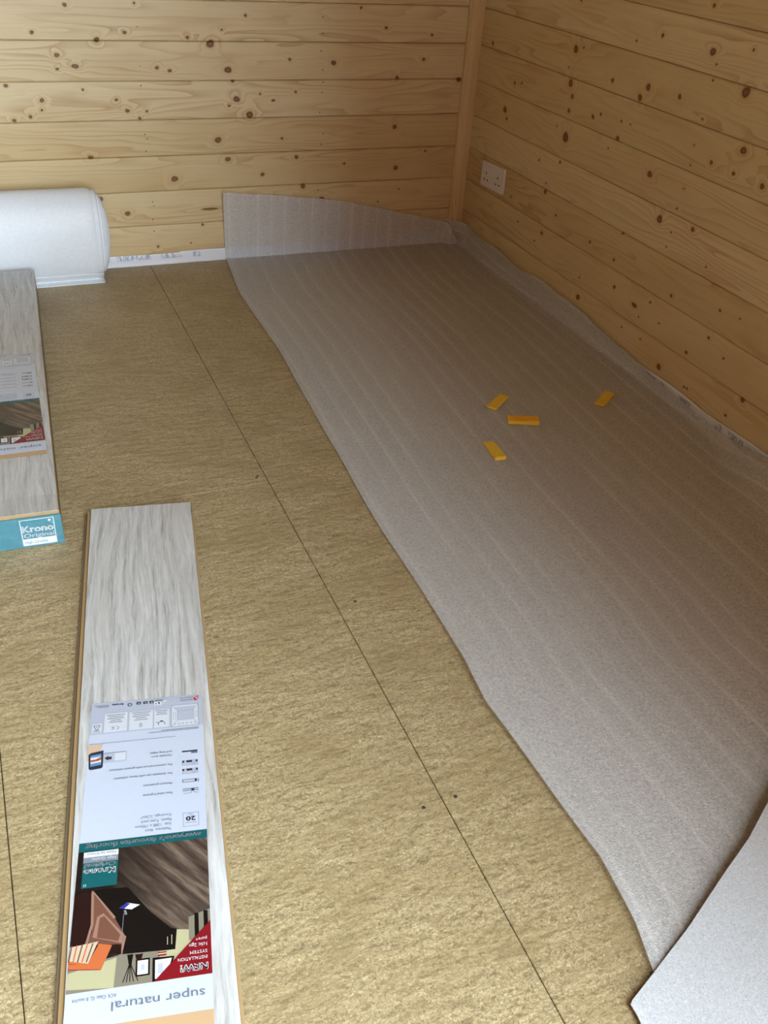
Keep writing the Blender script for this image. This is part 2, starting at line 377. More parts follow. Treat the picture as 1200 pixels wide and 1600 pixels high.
wall_right = build_wall('wall_right', 0, RY0, 0.0, -1.72, knots(K_RIGHT, 0), 23, WOOD)
# nails: two columns on the back wall where the framing runs
nm_ = bmesh.new(); bmesh.ops.create_cone(nm_, segments=10, radius1=.0016, radius2=.0014, depth=.0024, cap_ends=True)
bmesh.ops.rotate(nm_, verts=nm_.verts, matrix=Matrix.Rotation(math.radians(90), 3, 'X'))
NAIL = bm_mesh('nail', nm_); NAILD = NAIL.copy(); NAIL.materials.append(STEEL); NAILD.materials.append(HOLE)
boards_back = [o for o in C.objects if o.parent == wall_back]
for f, pts in ((c1, [(642,125),(657,310),(660,401),(678,629),(690,650),(685,708),(715,945),(720,965),(716,1028),(722,1083)]),
               (c2, [(463,80),(463,156),(455,238),(462,328),(465,385),(459,433),(448,526),(464,625),(455,676),(440,890),(432,986)])):
    for (x, y) in pts:
        p = hit(*f(x, y), 1, 0.0)
        bi = max(i for i in range(len(JOINTS)-1) if JOINTS[i] <= p[2])
        shiny = f is c1 and (x, y) in ((642,125),(657,310))
        o = obj('nail', NAIL if shiny else NAILD, None, boards_back[bi]); o.location = (p[0], -.0026, p[2])

# front and left walls, ceiling, door lining, lintel and the patio outside
def shell(name, *a, mat=PLAIN_WALL): return tag(box(name, *a, mat=mat), kind='structure')
bmw = box_bm(RX0-.05, DOOR[0], RY0-.06, RY0, 0, RZ)
box_bm(DOOR[1], RX1+.05, RY0-.06, RY0, 0, RZ, bm=bmw); box_bm(DOOR[0], DOOR[1], RY0-.06, RY0, DOOR[2], RZ, bm=bmw)
tag(obj('wall_front', bm_mesh('wall_front', bmw), PLAIN_WALL), kind='structure')
shell('wall_left', RX0-.06, RX0, RY0, .05, 0, RZ)
shell('ceiling', RX0-.06, .06, RY0-.06, .06, RZ, RZ+.05)
for i, (x0, x1, z0, z1) in enumerate([(DOOR[0], DOOR[0]+.02, 0, DOOR[2]), (DOOR[1]-.02, DOOR[1], 0, DOOR[2]), (DOOR[0], DOOR[1], DOOR[2]-.02, DOOR[2])]):
    shell('trim_%d' % (i+2), x0, x1, RY0-.07, RY0+.012, z0, z1)
shell('patio_ground', -9, 12, -22, RY0-.061, -.16, -.10, mat=OUT)
shell('sky_blocker_wall', -2.75, -2.45, -20, RY0-.30, -.16, 7.2, mat=SKY_BLOCKER)      # unseen wall added outside to keep sky light off the right-hand corner

# floor: sub floor slab and its chipboard panels
fl = tag(box('floor', RX0, .05, RY0, .05, -.05, -.019, mat=GAPM), kind='structure')
SEAM1, SEAM2 = -1.0932, -1.6656
CROSS = float(on_floor(340, 766)[1])
def panel(x0, x1, y0, y1):
    g = .0006
    return box('chipboard_panel', x0+g, x1-g, y0+g, y1-g, -.019, 0, mat=FLOOR, parent=fl, bev=.0008)
panel(SEAM1, .012, RY0, .012)
panel(SEAM2, SEAM1, CROSS-.0006, .012); pn = panel(SEAM2, SEAM1, RY0, CROSS+.0006)
panel(SEAM2-.572, SEAM2, RY0, .012); [panel(SEAM2-.572*(k+1), SEAM2-.572*k, RY0, .012) for k in range(1, 5)]; panel(RX0, SEAM2-.572*5, RY0, .012)
sb = bmesh.new(); bmesh.ops.create_cone(sb, segments=14, radius1=.0030, radius2=.0024, depth=.0012, cap_ends=True)
SCREW = bm_mesh('screw_head', sb); SCREW.materials.append(STEEL)
for (x, y) in ((555, 940), (712, 1245), (662, 1262), (401, 747), (402, 744)):
    p = on_floor(x, y); o = obj('screw_head', SCREW, None, fl); o.location = (p[0], p[1], .0004)

# corner batten
def prism_z(name, poly, z0, z1, mat, parent=None, nz=1):
    bm = bmesh.new(); n = len(poly)
    rows = [[bm.verts.new((x, y, z0+(z1-z0)*k/nz)) for x, y in poly] for k in range(nz+1)]
    for a, b in zip(rows[:-1], rows[1:]):
        for i in range(n): bm.faces.new((a[i], a[(i+1) % n], b[(i+1) % n], b[i]))
    bm.faces.new(rows[0][::-1]); bm.faces.new(rows[-1])
    bmesh.ops.recalc_face_normals(bm, faces=bm.faces)
    return obj(name, bm_mesh(name, bm), mat, parent)
post = prism_z('trim_1', [(-.001, -.001), (-.046, -.001), (-.046, -.008), (-.043, -.012), (-.026, -.0235), (-.021, -.0245), (-.001, -.0245)], 0.0, RZ, WOOD_TRIM, nz=200)
me = post.data
co = np.empty(len(me.vertices)*3, np.float32); me.vertices.foreach_get('co', co); co = co.reshape(-1, 3)
at = me.attributes.new('grain', 'FLOAT_VECTOR', 'POINT'); at.data.foreach_set('vector', np.stack([co[:, 2]+77, co[:, 0]-co[:, 1], np.full(len(co), 4.2)], 1).astype(np.float32).ravel())
at = me.attributes.new('knot', 'FLOAT', 'POINT')
tag(post, kind='structure')

# ------------------------------------------------------------------ damp-proof membrane along the wall foot
def membrane(name, axis, a0, a1, hfun, label):
    A = np.linspace(a0, a1, 160); T = np.linspace(0, 1, 9)
    P = np.zeros((len(A), len(T), 3))
    for i, a in enumerate(A):
        h = hfun(a)
        for j, t in enumerate(T):
            off = -.0032-.0016*mnoise.noise((a*9, t*2.0, 3.0 if axis else 8.0))-.0015*t
            if j == 0: off -= .001
            P[i, j] = (a, off, .0005+h*t) if axis == 1 else (off, a, .0005+h*t)
    if axis == 0: P = P[::-1]
    o = obj(name, grid_mesh(name, P), DPM)
    m = o.modifiers.new('thickness', 'SOLIDIFY'); m.thickness = .0004; m.offset = -1
    return tag(o, label, 'membrane', 'membrane strips along the wall feet')
membrane('damp_membrane', 1, -1.9, -.048, lambda a: .036+.004*mnoise.noise((a*7, 1.0, 0))+(.004 if a > -1 else 0), 'white printed damp membrane strip turned up the foot of the back wall')
membrane('damp_membrane', 0, -2.18, -.026, lambda a: .043+.006*mnoise.noise((a*6, 5.0, 0)), 'white printed damp membrane strip behind foam, below the wall with the socket')

# ------------------------------------------------------------------ foam underlay sheet
LE = [(-.848, -.004), (-.883, -.313), (-.884, -.713), (-.909, -1.131), (-.925, -1.425), (-.932, -1.585), (-.934, -1.79), (-.941, -1.948), (-.953, -2.059), (-.943, -2.228), (-.936, -2.36), (-.948, -2.459), (-.962, -2.517), (-.968, -2.64)]
TOPR = [(.1, .112), (-.01, .112), (-.06, .100), (-.119, .089), (-.222, .079), (-.337, .089), (-.437, .073), (-.508, .071), (-.591, .085), (-.676, .081), (-.771, .079), (-.861, .077), (-.965, .062), (-1.06, .055), (-1.14, .046), (-1.252, .038), (-1.381, .029), (-1.478, .024), (-1.578, .041), (-1.61, .051), (-1.8, .075), (-2.1, .06), (-2.25, .012), (-2.8, .012)]
TOPB = [(-.87, .227), (-.855, .225), (-.677, .204), (-.524, .184), (-.433, .169), (-.244, .125), (-.068, .081), (-.01, .066)]
def interp(tab, k):
    xs = np.array([a for a, b in tab]); ys = np.array([b for a, b in tab])
    o = np.argsort(xs); return float(np.interp(k, xs[o], ys[o]))
def smoothstep(a, b, x): t = min(1, max(0, (x-a)/(b-a))); return t*t*(3-2*t)
LEy = [(y, x) for x, y in LE]
def foam_sheet():
    Y = np.concatenate([np.linspace(-.007, -.30, 60), np.linspace(-.31, -2.64, 300)])
    nf, nw = 130, 34
    P = np.zeros((len(Y), nf+nw, 3)); UV = np.zeros((len(Y), nf+nw, 2))
    for i, y in enumerate(Y):
        xl = interp(LEy, y)+.0025*mnoise.noise((y*5, 0, 1))
        r = .012+.16*smoothstep(-1.38, -1.75, y); h = interp(TOPR, y)+.003*mnoise.noise((y*14, 3, 1))
        xr = -.009-r
        lift = (.004+.009*smoothstep(-1.5, -2.2, y))*(.7+.6*mnoise.noise((y*3.2, 7, 2)))*smoothstep(-2.62, -2.42, y)
        for j in range(nf):
            t = j/(nf-1); x = xl+(xr-xl)*(t**1.25); dl = x-xl
            z = .0022+max(.0, lift)*math.exp(-(dl/.05)**1.5)
            z += .0010*(1+mnoise.noise((x*13, y*1.6, 4)))*min(1, dl/.05)+.0008*(1+mnoise.noise((x*4, y*4, 9)))
            bulge = smoothstep(-1.30, -1.62, y)*math.exp(-((x+.22)/.12)**2)*.006*(1+mnoise.noise((y*4, x*6, 2)))
            P[i, j] = (x, y, z+bulge); UV[i, j] = (x-xl, y)
        zb = P[i, nf-1, 2]
        L_arc = r*math.pi/2
        if h-zb < r: ang_end = math.acos(max(-1, 1-(h-zb)/r)); L = r*ang_end
        else: ang_end = math.pi/2; L = L_arc+(h-zb-r)
        for k in range(nw):
            s = L*(k+1)/nw
            if s < r*ang_end: a = s/r; x = xr+r*math.sin(a); z = zb+r*(1-math.cos(a))
            else: x = xr+r; z = zb+r+(s-L_arc)
            e = s/max(L, 1e-4)
            lean = .008*e*e*(1+mnoise.noise((y*7, e, 6)))
            lean += .062*e**1.3*smoothstep(-.10, -.02, y)
            P[i, nf+k] = (x-lean, y-.010*e*smoothstep(-.10, -.02, y), z)
            UV[i, nf+k] = (xr-xl+s, y)
    # back flap
    X = np.linspace(0, 1, 110); nh = 22
    Q = np.zeros((len(X), nh, 3)); QU = np.zeros((len(X), nh, 2))
    x0 = P[0, 0, 0]; x1 = -.010
    for i, t in enumerate(X):
        x = x0+(x1-x0)*t; h = interp(TOPB, x)+.002*mnoise.noise((x*12, 1, 1))
        for k in range(nh):
            e = k/(nh-1); s = h*e
            z = .003+s; y = -.0075-.004*e-.020*e*e*(1-t)**3-.004*(1+mnoise.noise((x*6, e*1.5, 2)))*e
            if k == 0: y, z = -.0065, .0022
            if x > -.07: y = min(y, -.009-.022*smoothstep(-.07, -.045, x))
            dx = -.008*e*(1-t)**6
            Q[i, k] = (x+dx, y, z); QU[i, k] = (x-x0, s)
    a = grid_mesh('a', P, UV); b = grid_mesh('b', Q, QU)
    bm = bmesh.new(); bm.from_mesh(a); bm.from_mesh(b)
    me = bm_mesh('foam_underlay', bm, True)
    o = obj('foam_underlay', me, FOAM)
    m = o.modifiers.new('thickness', 'SOLIDIFY'); m.thickness = .0018; m.offset = 0; es = o.modifiers.new('crisp_edge', 'EDGE_SPLIT'); es.split_angle = math.radians(60)
    return tag(o, 'thin translucent white foam underlay spread over chipboard floor and turned up both walls', 'underlay')
foam_sheet()

# doubled-over white foam end, lifted off the sheet below
def white_foam():
    edge = [(1010, 1640, .004), (1000, 1595, .004), (984, 1568, .006), (1020, 1522, .012), (1075, 1450, .022), (1130, 1367, .036), (1170, 1310, .050), (1200, 1253, .064), (1235, 1190, .078), (1280, 1110, .09)]
    E = np.array([on_floor(x, y, .0062+z*.42) for x, y, z in edge])
    t = np.concatenate([[0], np.cumsum(np.linalg.norm(np.diff(E, axis=0), axis=1))]); tt = np.linspace(0, t[-1], 90)
    E = np.stack([np.interp(tt, t, E[:, k]) for k in range(3)], 1)
    n = 60; P = np.zeros((90, n, 3))
    for i in range(90):
        f = i/89
        end = np.array([-.62+.50*f, -3.02+.22*f, .012+.02*f])
        for j in range(n):
            s = j/(n-1); p = E[i]*(1-s)+end*s
            p[2] += .018*math.sin(math.pi*min(1, s*1.3))*f+.001*mnoise.noise((p[0]*14, p[1]*14, 2))
            P[i, j] = p
    o = obj('foam_sheet', grid_mesh('foam_sheet', P[:, ::-1]), FOAMW)
    m = o.modifiers.new('thickness', 'SOLIDIFY'); m.thickness = .0018; m.offset = 0; es = o.modifiers.new('crisp_edge', 'EDGE_SPLIT'); es.split_angle = math.radians(50)
    return tag(o, 'bright opaque white foam sheet with pointed corner lying over the translucent foam underlay', 'foam sheet')
white_foam()

# ------------------------------------------------------------------ roll of foam by the back wall
def foam_roll():
    root = empty('foam_roll', (-1.6, -.1, 0)); ox = Vector((1.6, .1, 0))
    tag(root, 'fat roll of white foam underlay lying against the back wall', 'foam roll')
    a, b = .068, .1345; cy, cz = -.078, .1385
    x0, x1 = -2.35, -1.262
    def ring(x, s, off=0.0, n=72):
        return [(x, cy+a*s*math.cos(q)+.0015*mnoise.noise((x*4, q*1.0, 1)), cz+b*s*math.sin(q)+off*.0+.002*mnoise.noise((x*5, math.cos(q)*2, math.sin(q)*2))) for q in np.linspace(0, 2*math.pi, n, endpoint=False)]
    xs = list(np.linspace(x0, x1-.03, 60)); rows = [ring(x, 1.0) for x in xs]
    for x, s in ((x1-.02, .998), (x1-.01, .99), (x1-.003, .975), (x1, .955)): rows.append(ring(x, s))
    P = np.array(rows).transpose(1, 0, 2)+np.array([ox.x, ox.y, 0])
    obj('outer_wrap', grid_mesh('outer_wrap', P[::-1], closed_u=True), FOAMR, root)
    # telescoped inner layers showing at the end
    for k in range(11):
        s0 = .952-.082*k; xe = x1+.004+.040*math.sqrt(max(0, 1-(s0/.98)**2)) if k < 11 else x1
        rr = [ring(x1-.03, s0), ring(xe-.004, s0), ring(xe, s0-.012), ring(xe, s0-.060), ring(xe-.006, s0-.072)]
        Pk = np.array(rr).transpose(1, 0, 2)+np.array([ox.x, ox.y, 0])
        obj('wound_layer', grid_mesh('wound_layer', Pk[::-1], closed_u=True), FOAMR, root)
    c = bmesh.new(); vs_ = [c.verts.new((p[0]+ox.x, p[1]+ox.y, p[2])) for p in ring(x1+.03, .10)]
    c.faces.new(vs_); obj('core_plug', bm_mesh('core_plug', c), FOAMR, root)
    # loose tail of the sheet hanging down the front to the floor
    n, m = 50, 26; T = np.zeros((n, m, 3))
    for i in range(n):
        x = x0+(x1+.012-x0)*i/(n-1)
        for j in range(m):
            t = j/(m-1)
            q = math.radians(232+34*min(1, t*1.25))
            yy = cy+a*1.02*math.cos(q); zz = cz+b*1.02*math.sin(q)
            if t > .5:
                e = (t-.5)/.5
                q0 = math.radians(232+34*.625); y0 = cy+a*1.02*math.cos(q0); z0 = cz+b*1.02*math.sin(q0)
                yy = y0+(-.121-y0)*e; zz = z0+(.002-z0)*e**.8
            T[i, j] = (x+ox.x+.004*mnoise.noise((t*3, x*3, 1)), yy+ox.y-.002*mnoise.noise((x*9, t*4, 0)), max(.0015, zz))
    o = obj('loose_tail', grid_mesh('loose_tail', T[:, ::-1]), FOAMR, root)
    m_ = o.modifiers.new('thickness', 'SOLIDIFY'); m_.thickness = .002
foam_roll()

# ------------------------------------------------------------------ printed label
def txt_mesh(s, font_scale=1.0):
    cu = bpy.data.curves.new('t', 'FONT'); cu.body = s; cu.size = 1.0; cu.resolution_u = 3
    o = bpy.data.objects.new('t', cu); C.objects.link(o)
    me = bpy.data.meshes.new_from_object(o.evaluated_get(bpy.context.evaluated_depsgraph_get()))
    bpy.data.objects.remove(o); bpy.data.curves.remove(cu)
    me.name = 'lettering'; return me
def lettering(s, x0, x1, y0, h, mat, parent, z=.00035, bold=0.0, rot=None):
    """one line of text whose left..right ends span x0..x1 (mm), baseline y0 (mm), cap height h (mm), in the parent's xy plane"""
    me = txt_mesh(s)
    co = np.empty(len(me.vertices)*3, np.float32); me.vertices.foreach_get('co', co); co = co.reshape(-1, 3)
    mn, mx = co[:, 0].min(), co[:, 0].max()
    co[:, 0] = (x0+(co[:, 0]-mn)/(mx-mn)*(x1-x0))/1000; co[:, 1] = (y0+co[:, 1]*h/.70)/1000; co[:, 2] = z
    me.vertices.foreach_set('co', co.ravel()); me.update(); me.materials.clear()
    if bold:
        bm = bmesh.new(); bm.from_mesh(me); g = bm.faces[:]
        for dx, dy in ((bold, 0), (-bold, 0), (0, bold)):
            r = bmesh.ops.duplicate(bm, geom=g); 
            for e in r['geom']:
                if isinstance(e, bmesh.types.BMVert): e.co.x += dx/1000; e.co.y += dy/1000; e.co.z += .00001
        bm.to_mesh(me); bm.free()
    return obj('lettering', me, mat, parent)
class Print:
    """flat printed shapes collected into one part (polygons in mm, each with its ink, in layer order)"""
    def __init__(s): s.p = []; s.z = .00006
    def poly(s, pts, mat): s.p.append((pts, mat, s.z)); s.z += .000012
    def rect(s, x0, y0, x1, y1, mat): s.poly([(x0, y0), (x1, y0), (x1, y1), (x0, y1)], mat)
    def frame(s, x0, y0, x1, y1, w_, mat):
        for a in ((x0, y0, x1, y0+w_), (x0, y1-w_, x1, y1), (x0, y0, x0+w_, y1), (x1-w_, y0, x1, y1)): s.rect(*a, mat)
    def line(s, x0, y0, x1, y1, w_, mat):
        dx, dy = x1-x0, y1-y0; L = math.hypot(dx, dy); nx, ny = -dy/L*w_/2, dx/L*w_/2
        s.poly([(x0-nx, y0-ny), (x1-nx, y1-ny), (x1+nx, y1+ny), (x0+nx, y0+ny)], mat)
    def disc(s, x, y, r, mat, n=16, ry=None): s.poly([(x+r*math.cos(2*math.pi*i/n), y+(ry or r)*math.sin(2*math.pi*i/n)) for i in range(n)], mat)
    def ring(s, x, y, r, w_, mat, n=16, a0=0, a1=360):
        for i in range(n):
            p, q = math.radians(a0+(a1-a0)*i/n), math.radians(a0+(a1-a0)*(i+1)/n)
            s.poly([(x+(r-w_)*math.cos(p), y+(r-w_)*math.sin(p)), (x+r*math.cos(p), y+r*math.sin(p)), (x+r*math.cos(q), y+r*math.sin(q)), (x+(r-w_)*math.cos(q), y+(r-w_)*math.sin(q))], mat)
            s.z -= .000012
        s.z += .000012
    def build(s, name, parent):
        me = bpy.data.meshes.new(name); V = []; F = []; I = []; mats = []
        for pts, mat, z in s.p:
            ar = sum(pts[i][0]*pts[(i+1) % len(pts)][1]-pts[(i+1) % len(pts)][0]*pts[i][1] for i in range(len(pts)))
            if ar < 0: pts = pts[::-1]
            k = len(V); V += [(x/1000, y/1000, z) for x, y in pts]; F.append(tuple(range(k, k+len(pts))))
            if mat not in mats: mats.append(mat)
            I.append(mats.index(mat))
        me.from_pydata(V, [], F)
        for m in mats: me.materials.append(m)
        me.polygons.foreach_set('material_index', I); me.update()
        return obj(name, me, None, parent)
LW, LL = 163, 530
def make_label(root):
    """root: paper mesh/empty whose xy plane is the sheet, x = reading direction, y = up the sheet, origin at its bottom left"""
    d = Print()                                                  # information panel
    d.rect(0, 0, LW, 63, BAND)
    d.rect(6, 19, 46, 62, LBOX); d.frame(6, 19, 46, 62, .5, INKG)
    d.rect(13, 31, 37, 50, BAND); d.frame(13, 31, 37, 50, .35, INKG)
    for a in ((6, 19, 13, 31), (46, 19, 37, 31), (6, 62, 13, 50), (46, 62, 37, 50)): d.line(*a, .35, INKG)
    d.poly([(13, 31), (37, 31), (42, 23), (10, 23)], BAND); d.frame(8, 34, 11, 46, .3, INKG); d.frame(39, 34, 43, 47, .3, INKG)
    for k in range(6): d.disc(11+k*6, 57, 1.4, INKG); d.disc(11+k*6, 57, .9, LBOX)
    d.rect(49, 25, 71, 61, LBOX); d.rect(73, 25, 107, 61, LBOX); d.rect(110, 24, 143, 61, LBOX); d.rect(146, 42, 160, 60, LBOX)
    for x0, x1 in ((51, 69), (76, 104), (113, 140)):
        for k, f in enumerate((1, .8, .9, .55, .7)): 
            if x0 > 51 or k < 3: d.rect(x0+(x1-x0)*(1-f)/2, 27+k*3.6, x1-(x1-x0)*(1-f)/2, 28.2+k*3.6, INKG)
    d.ring(60, 54, 5, .8, INK, 18, 150, 390); d.line(64.5, 52, 68, 50, .8, INK); d.poly([(57, 48), (60, 51), (63, 48)], INK)
    d.line(148.5, 55, 157.5, 55, .6, INK) ; d.line(148.5, 46, 153, 56, .8, INK); d.line(157.5, 46, 153, 56, .8, INK); d.line(148.5, 46, 157.5, 46, .8, INK); d.disc(153, 49, .8, INK)
    d.rect(148, 57.5, 158, 58.5, INKG)
    d.ring(124, 54, 2.8, .6, INK, 12, 60, 300); d.ring(131, 54, 2.8, .6, INK, 12, 60, 300); d.line(128.2, 54, 130.5, 54, .5, INK)
    d.ring(90, 54.5, 2.4, .6, BLUE, 12); d.ring(90, 50.5, 1.8, .5, BLUE, 12)
    d.ring(107, 10, 3.6, 1.2, INK, 6)
    for x in (94, 84, 75): d.rect(x-3.2, 6, x+3.2, 11, INK); d.rect(x-2, 8, x+1.4, 9.4, BAND)
    d.rect(50, 5, 72, 17, BAND); d.rect(59, 5.5, 70, 8, INKG); d.rect(60, 9.5, 71, 16, WINK); d.poly([(62, 10.5), (66, 10.5), (64, 15)], INK); d.disc(68.5, 13, 1.1, INK); d.rect(51, 8, 57, 14, WINK); d.ring(54, 11, 2.5, .8, INK, 10, 0, 250)
    d.rect(138, 7, 158, 8.2, INKG); d.rect(138, 10, 154, 11, INKG)
    d.rect(5, 4, 12, 13, UKRED); d.line(5, 13, 12, 4, 1.2, WINK); d.line(5, 8.5, 9, 4, .8, WINK)
    d.rect(6, 67.5, 60, 68.5, INKG); d.rect(6, 70, 78, 70.8, INKG)
    d.rect(40, 81.5, 161, 82.2, INKG)
    # thin rules under the panel
    d.build('printed_panel', root)
    for y0, y1, kind in ((110, 116, 0), (128, 137, 1), (143, 152, 1), (162, 168, 2), (177, 187, 3)):
        e = Print()
        if kind == 0: e.rect(9, y0, 31, y0+2.6, INK); e.rect(9, y0+2.6, 18, y0+6, INKG)
        elif kind == 1: e.rect(9, y0, 31, y1, BAND); e.frame(9, y0, 31, y1, .4, INKG); e.rect(9.5, y0+.4, 12, y0+4, INK); e.rect(17, y0+.4, 25, y0+4, INK); e.rect(28, y0+.4, 30.5, y0+4, INK); e.ring(15, y0+5.5, 2.6, .4, INKG, 12)
        elif kind == 2: e.frame(11, y0, 31, y1-1, .9, INK); e.rect(11, y0, 14, y1-1, INK); e.rect(8.6, y0, 9.6, y1, INK)
        else: e.rect(9, y0+1, 31, y0+2, INK); e.rect(9, y0+4, 31, y0+5, INK); e.poly([(14, y0+2), (20, y0+2), (17, y0+6)], INK); e.line(9, y0+9, 14, y0+9, .5, INK); e.line(14, y0+9, 17, y0+4, .6, INK); e.line(17, y0+4, 20, y0+9, .6, INK); e.line(20, y0+9, 31, y0+9, .5, INK)
        e.build('printed_profile', root)
    e = Print(); e.frame(10, 218.5, 31, 240.5, .5, INKG); e.build('printed_frame', root)
    q = Print()
    # hand holding a phone, scan panel (code itself left blank) and arrow
    q.rect(108, 99, 144, 118, BAND); q.rect(110, 101, 125, 115, LBOX); q.rect(110, 99.6, 140, 100.6, INKG)
    q.poly([(139, 109), (134, 105), (134, 107), (129, 107), (129, 112), (134, 112), (134, 114)], INK)
    q.poly([(142, 82), (150, 84), (161, 81), (163, 90), (163, 112), (157, 108), (150, 98), (146, 96)], SKIN)
    q.poly([(141, 94), (158, 97), (161.5, 100), (159.5, 126), (157, 128), (142.5, 126.5), (140.5, 124)], INK)
    q.poly([(144, 100), (158.5, 102), (157.5, 122), (143, 120)], WINK); q.poly([(144, 100), (158.5, 102), (158.3, 106), (143.8, 104.5)], SKY); q.poly([(143.4, 115), (157.8, 117), (157.5, 122), (143, 120)], SKY)
    q.poly([(143.7, 105), (151, 110), (158, 110), (157.8, 114), (148, 113), (143.5, 111)], ORNG); q.line(145, 110, 157, 112, 1, INK)
    q.poly([(142, 82), (157, 88), (163, 94), (163, 84)], SKIN)
    q.build('printed_phone', root)
    b = Print(); b.rect(0, 248, LW, 261.5, TEAL); b.build('teal_band', root)
    # photograph of a furnished room
    f = Print()
    f.rect(0, 261.5, LW, 447, PHOTOF)
    f.poly([(40, 385), (100, 385), (103, 410), (40, 412)], BLACK); f.poly([(100, 320), (163, 318), (163, 330), (141, 330), (118, 365), (100, 385), (45, 385), (70, 360)], BLACK)
    f.poly([(0, 384), (27, 388), (40, 386), (42, 411), (104, 408), (163, 418), (163, 447), (0, 447)], BEIGE2)
    f.poly([(27, 388), (40, 386), (42, 411), (60, 411), (60, 447), (0, 447), (0, 400)], BEIGE)
    f.poly([(109, 411), (163, 423), (163, 442), (111, 447)], BEIGE)
    f.poly([(26, 372), (0, 364), (0, 405), (26, 402)], BEIGE2); f.rect(14, 368, 19, 400, BLACK); f.rect(3, 366, 8, 392, BLACK)
    f.poly([(42, 384), (101, 384), (104, 408), (42, 411)], BLACK); f.line(46, 392, 46, 404, 1.0, BEIGE); f.line(51, 394, 51, 404, .8, STRIPE)
    # framed prints, vase, lamp
    f.rect(71, 417, 87, 438, BLACK); f.rect(73, 419, 85, 436, WINK); f.rect(77, 424, 81, 431, BAND)
    f.poly([(43, 419), (68, 418), (68, 447), (50, 447)], BLACK); f.poly([(46, 421), (65, 421), (65, 444), (52, 444)], WINK); f.rect(56, 426, 62, 438, BAND)
    f.rect(52, 412, 62, 417, RED); f.rect(52, 413.5, 62, 415, STRIPE)
    f.poly([(90, 410), (97, 410), (95, 422), (92, 424)], BLACK)
    for x in (84, 89, 93, 97, 101): f.line(93.5, 420, x, 443, .9, BLACK)
    f.poly([(79, 411), (88, 411), (86, 419), (81, 419)], DKBR)
    # sofa, cushions, book on a side table
    f.poly([(163, 321), (143, 319), (138, 365), (143, 389), (163, 392)], DKBR)
    f.poly([(143, 319), (114, 359), (101, 384), (104, 395), (130, 393), (143, 388), (139, 374), (139, 347)], BROWN)
    f.poly([(143, 319), (140, 321), (112, 360), (115, 361)], BROWN_L); f.poly([(134, 356), (127, 352), (101, 384), (104, 394), (138, 382)], BROWN_L)
    f.poly([(131, 358), (126, 356), (106, 383), (108, 391), (133, 383)], BROWN); f.poly([(143, 322), (140, 320), (138, 365), (143, 389), (146, 389), (141, 365)], BROWN_L)
    f.poly([(104, 395), (101, 385), (99, 386), (103, 409), (106, 409)], BROWN_L); f.poly([(104, 396), (130, 393), (150, 392), (150, 400), (104, 408)], DKBR)
    f.poly([(163, 418), (163, 408), (141, 413), (130, 391), (115, 395), (126, 424)], ORNG); f.poly([(163, 419), (126, 424), (140, 416), (163, 411)], RED)
    f.poly([(163, 418), (163, 412), (141, 415), (132, 399), (116, 397), (127, 423)], ORNG)
    f.poly([(163, 408), (163, 391), (131, 388), (141, 414)], STRIPE)
    for k in range(5): f.line(137+k*6, 389.5, 143+k*5, 412-k*.6, 1.6, STRB if k % 2 == 0 else ORNG)
    f.poly([(109, 348), (100, 342), (84, 347), (94, 352)], WINK); f.poly([(109, 348), (100, 342), (96, 344), (103, 350)], BLUE); f.line(102, 352, 100, 358, 2.5, SILV); f.line(103, 356, 104, 384, .6, SILV)
    # corner flash
    f.poly([(0, 380), (0, 447), (66, 447)], RED)
    f.build('printed_room_photo', root)
    g = Print(); g.z = .0006
    g.rect(113, 263, 156, 315, TEAL); g.rect(113, 263, 156, 271, WINK); g.rect(113, 271, 156, 279, SILV); g.ring(152, 311, 1.8, .5, WINK, 12)
    g.build('brand_block', root)
    h = Print(); h.rect(0, 488, LW, 506, PEACH); h.build('peach_stripe', root)
    T = lambda s, x0, x1, y, hh, m=INK, **k: lettering(s, x0, x1, y, hh, m, root, z=.0009, **k)
    T('MADE IN', 14, 32, 4.5, 2.8, INKG); T('BRITAIN', 14, 32, 9.5, 2.8, INKG)
    T('krono', 117, 133, 5.5, 4.0, BLUE, bold=.25)
    T('and long edges', 45, 76, 108, 3.4); T('Clickable short', 45, 74, 114.6, 3.4)
    T('For commercial use with general utilisation', 45, 131, 131.5, 3.6); T('For domestic use with heavy utilisation', 45, 124, 147, 3.6)
    T('Moisture protection', 45, 84, 164.5, 3.6); T('Four sided V-groove', 45, 84, 181, 3.6)
    T('Coverage  2.26m\u00b2', 46, 86, 217, 4.0, INKG); T('Panels  9 per pack', 46, 86, 224.5, 4.0, INKG); T('Size  1288 x 195mm', 46, 93, 231.5, 4.0, INKG); T('Thickness  8mm', 46, 80, 238.8, 4.0, INKG)
    T('20', 14.5, 26.5, 225.5, 6.6, INK, bold=.3); T('Guarantee', 13, 28, 234.5, 2.0, INKG); T('years', 17, 24, 221, 1.8, INKG)
    T("everyone's favourite flooring", 8, 154, 252, 6.6, WINK, bold=.22)
    T('Krono', 116, 154, 288.5, 8.4, WINK, bold=.7); T('Original', 116, 154, 280.8, 5.6, WINK, bold=.25); T('High Quality', 116, 146, 273, 3.6, WINK); T('Made by Krono', 116, 152, 265.2, 3.0, INKG)
    T('NEW!', 5, 36, 432.5, 8.4, WINK, bold=.6); T('INSTALLATION', 5, 39, 423.8, 4.0, WINK); T('SYSTEM', 5, 25, 416.6, 4.0, WINK); T('1clic 2go', 5, 26, 407.8, 4.4, WINK); T('pure+', 5, 18, 400.8, 4.2, WINK)
    T('super natural', 9, 112, 464, 10.5, INKG); T('AC4, Class 32, 8 mm/V4', 107, 155, 454.5, 4.2, INKG)

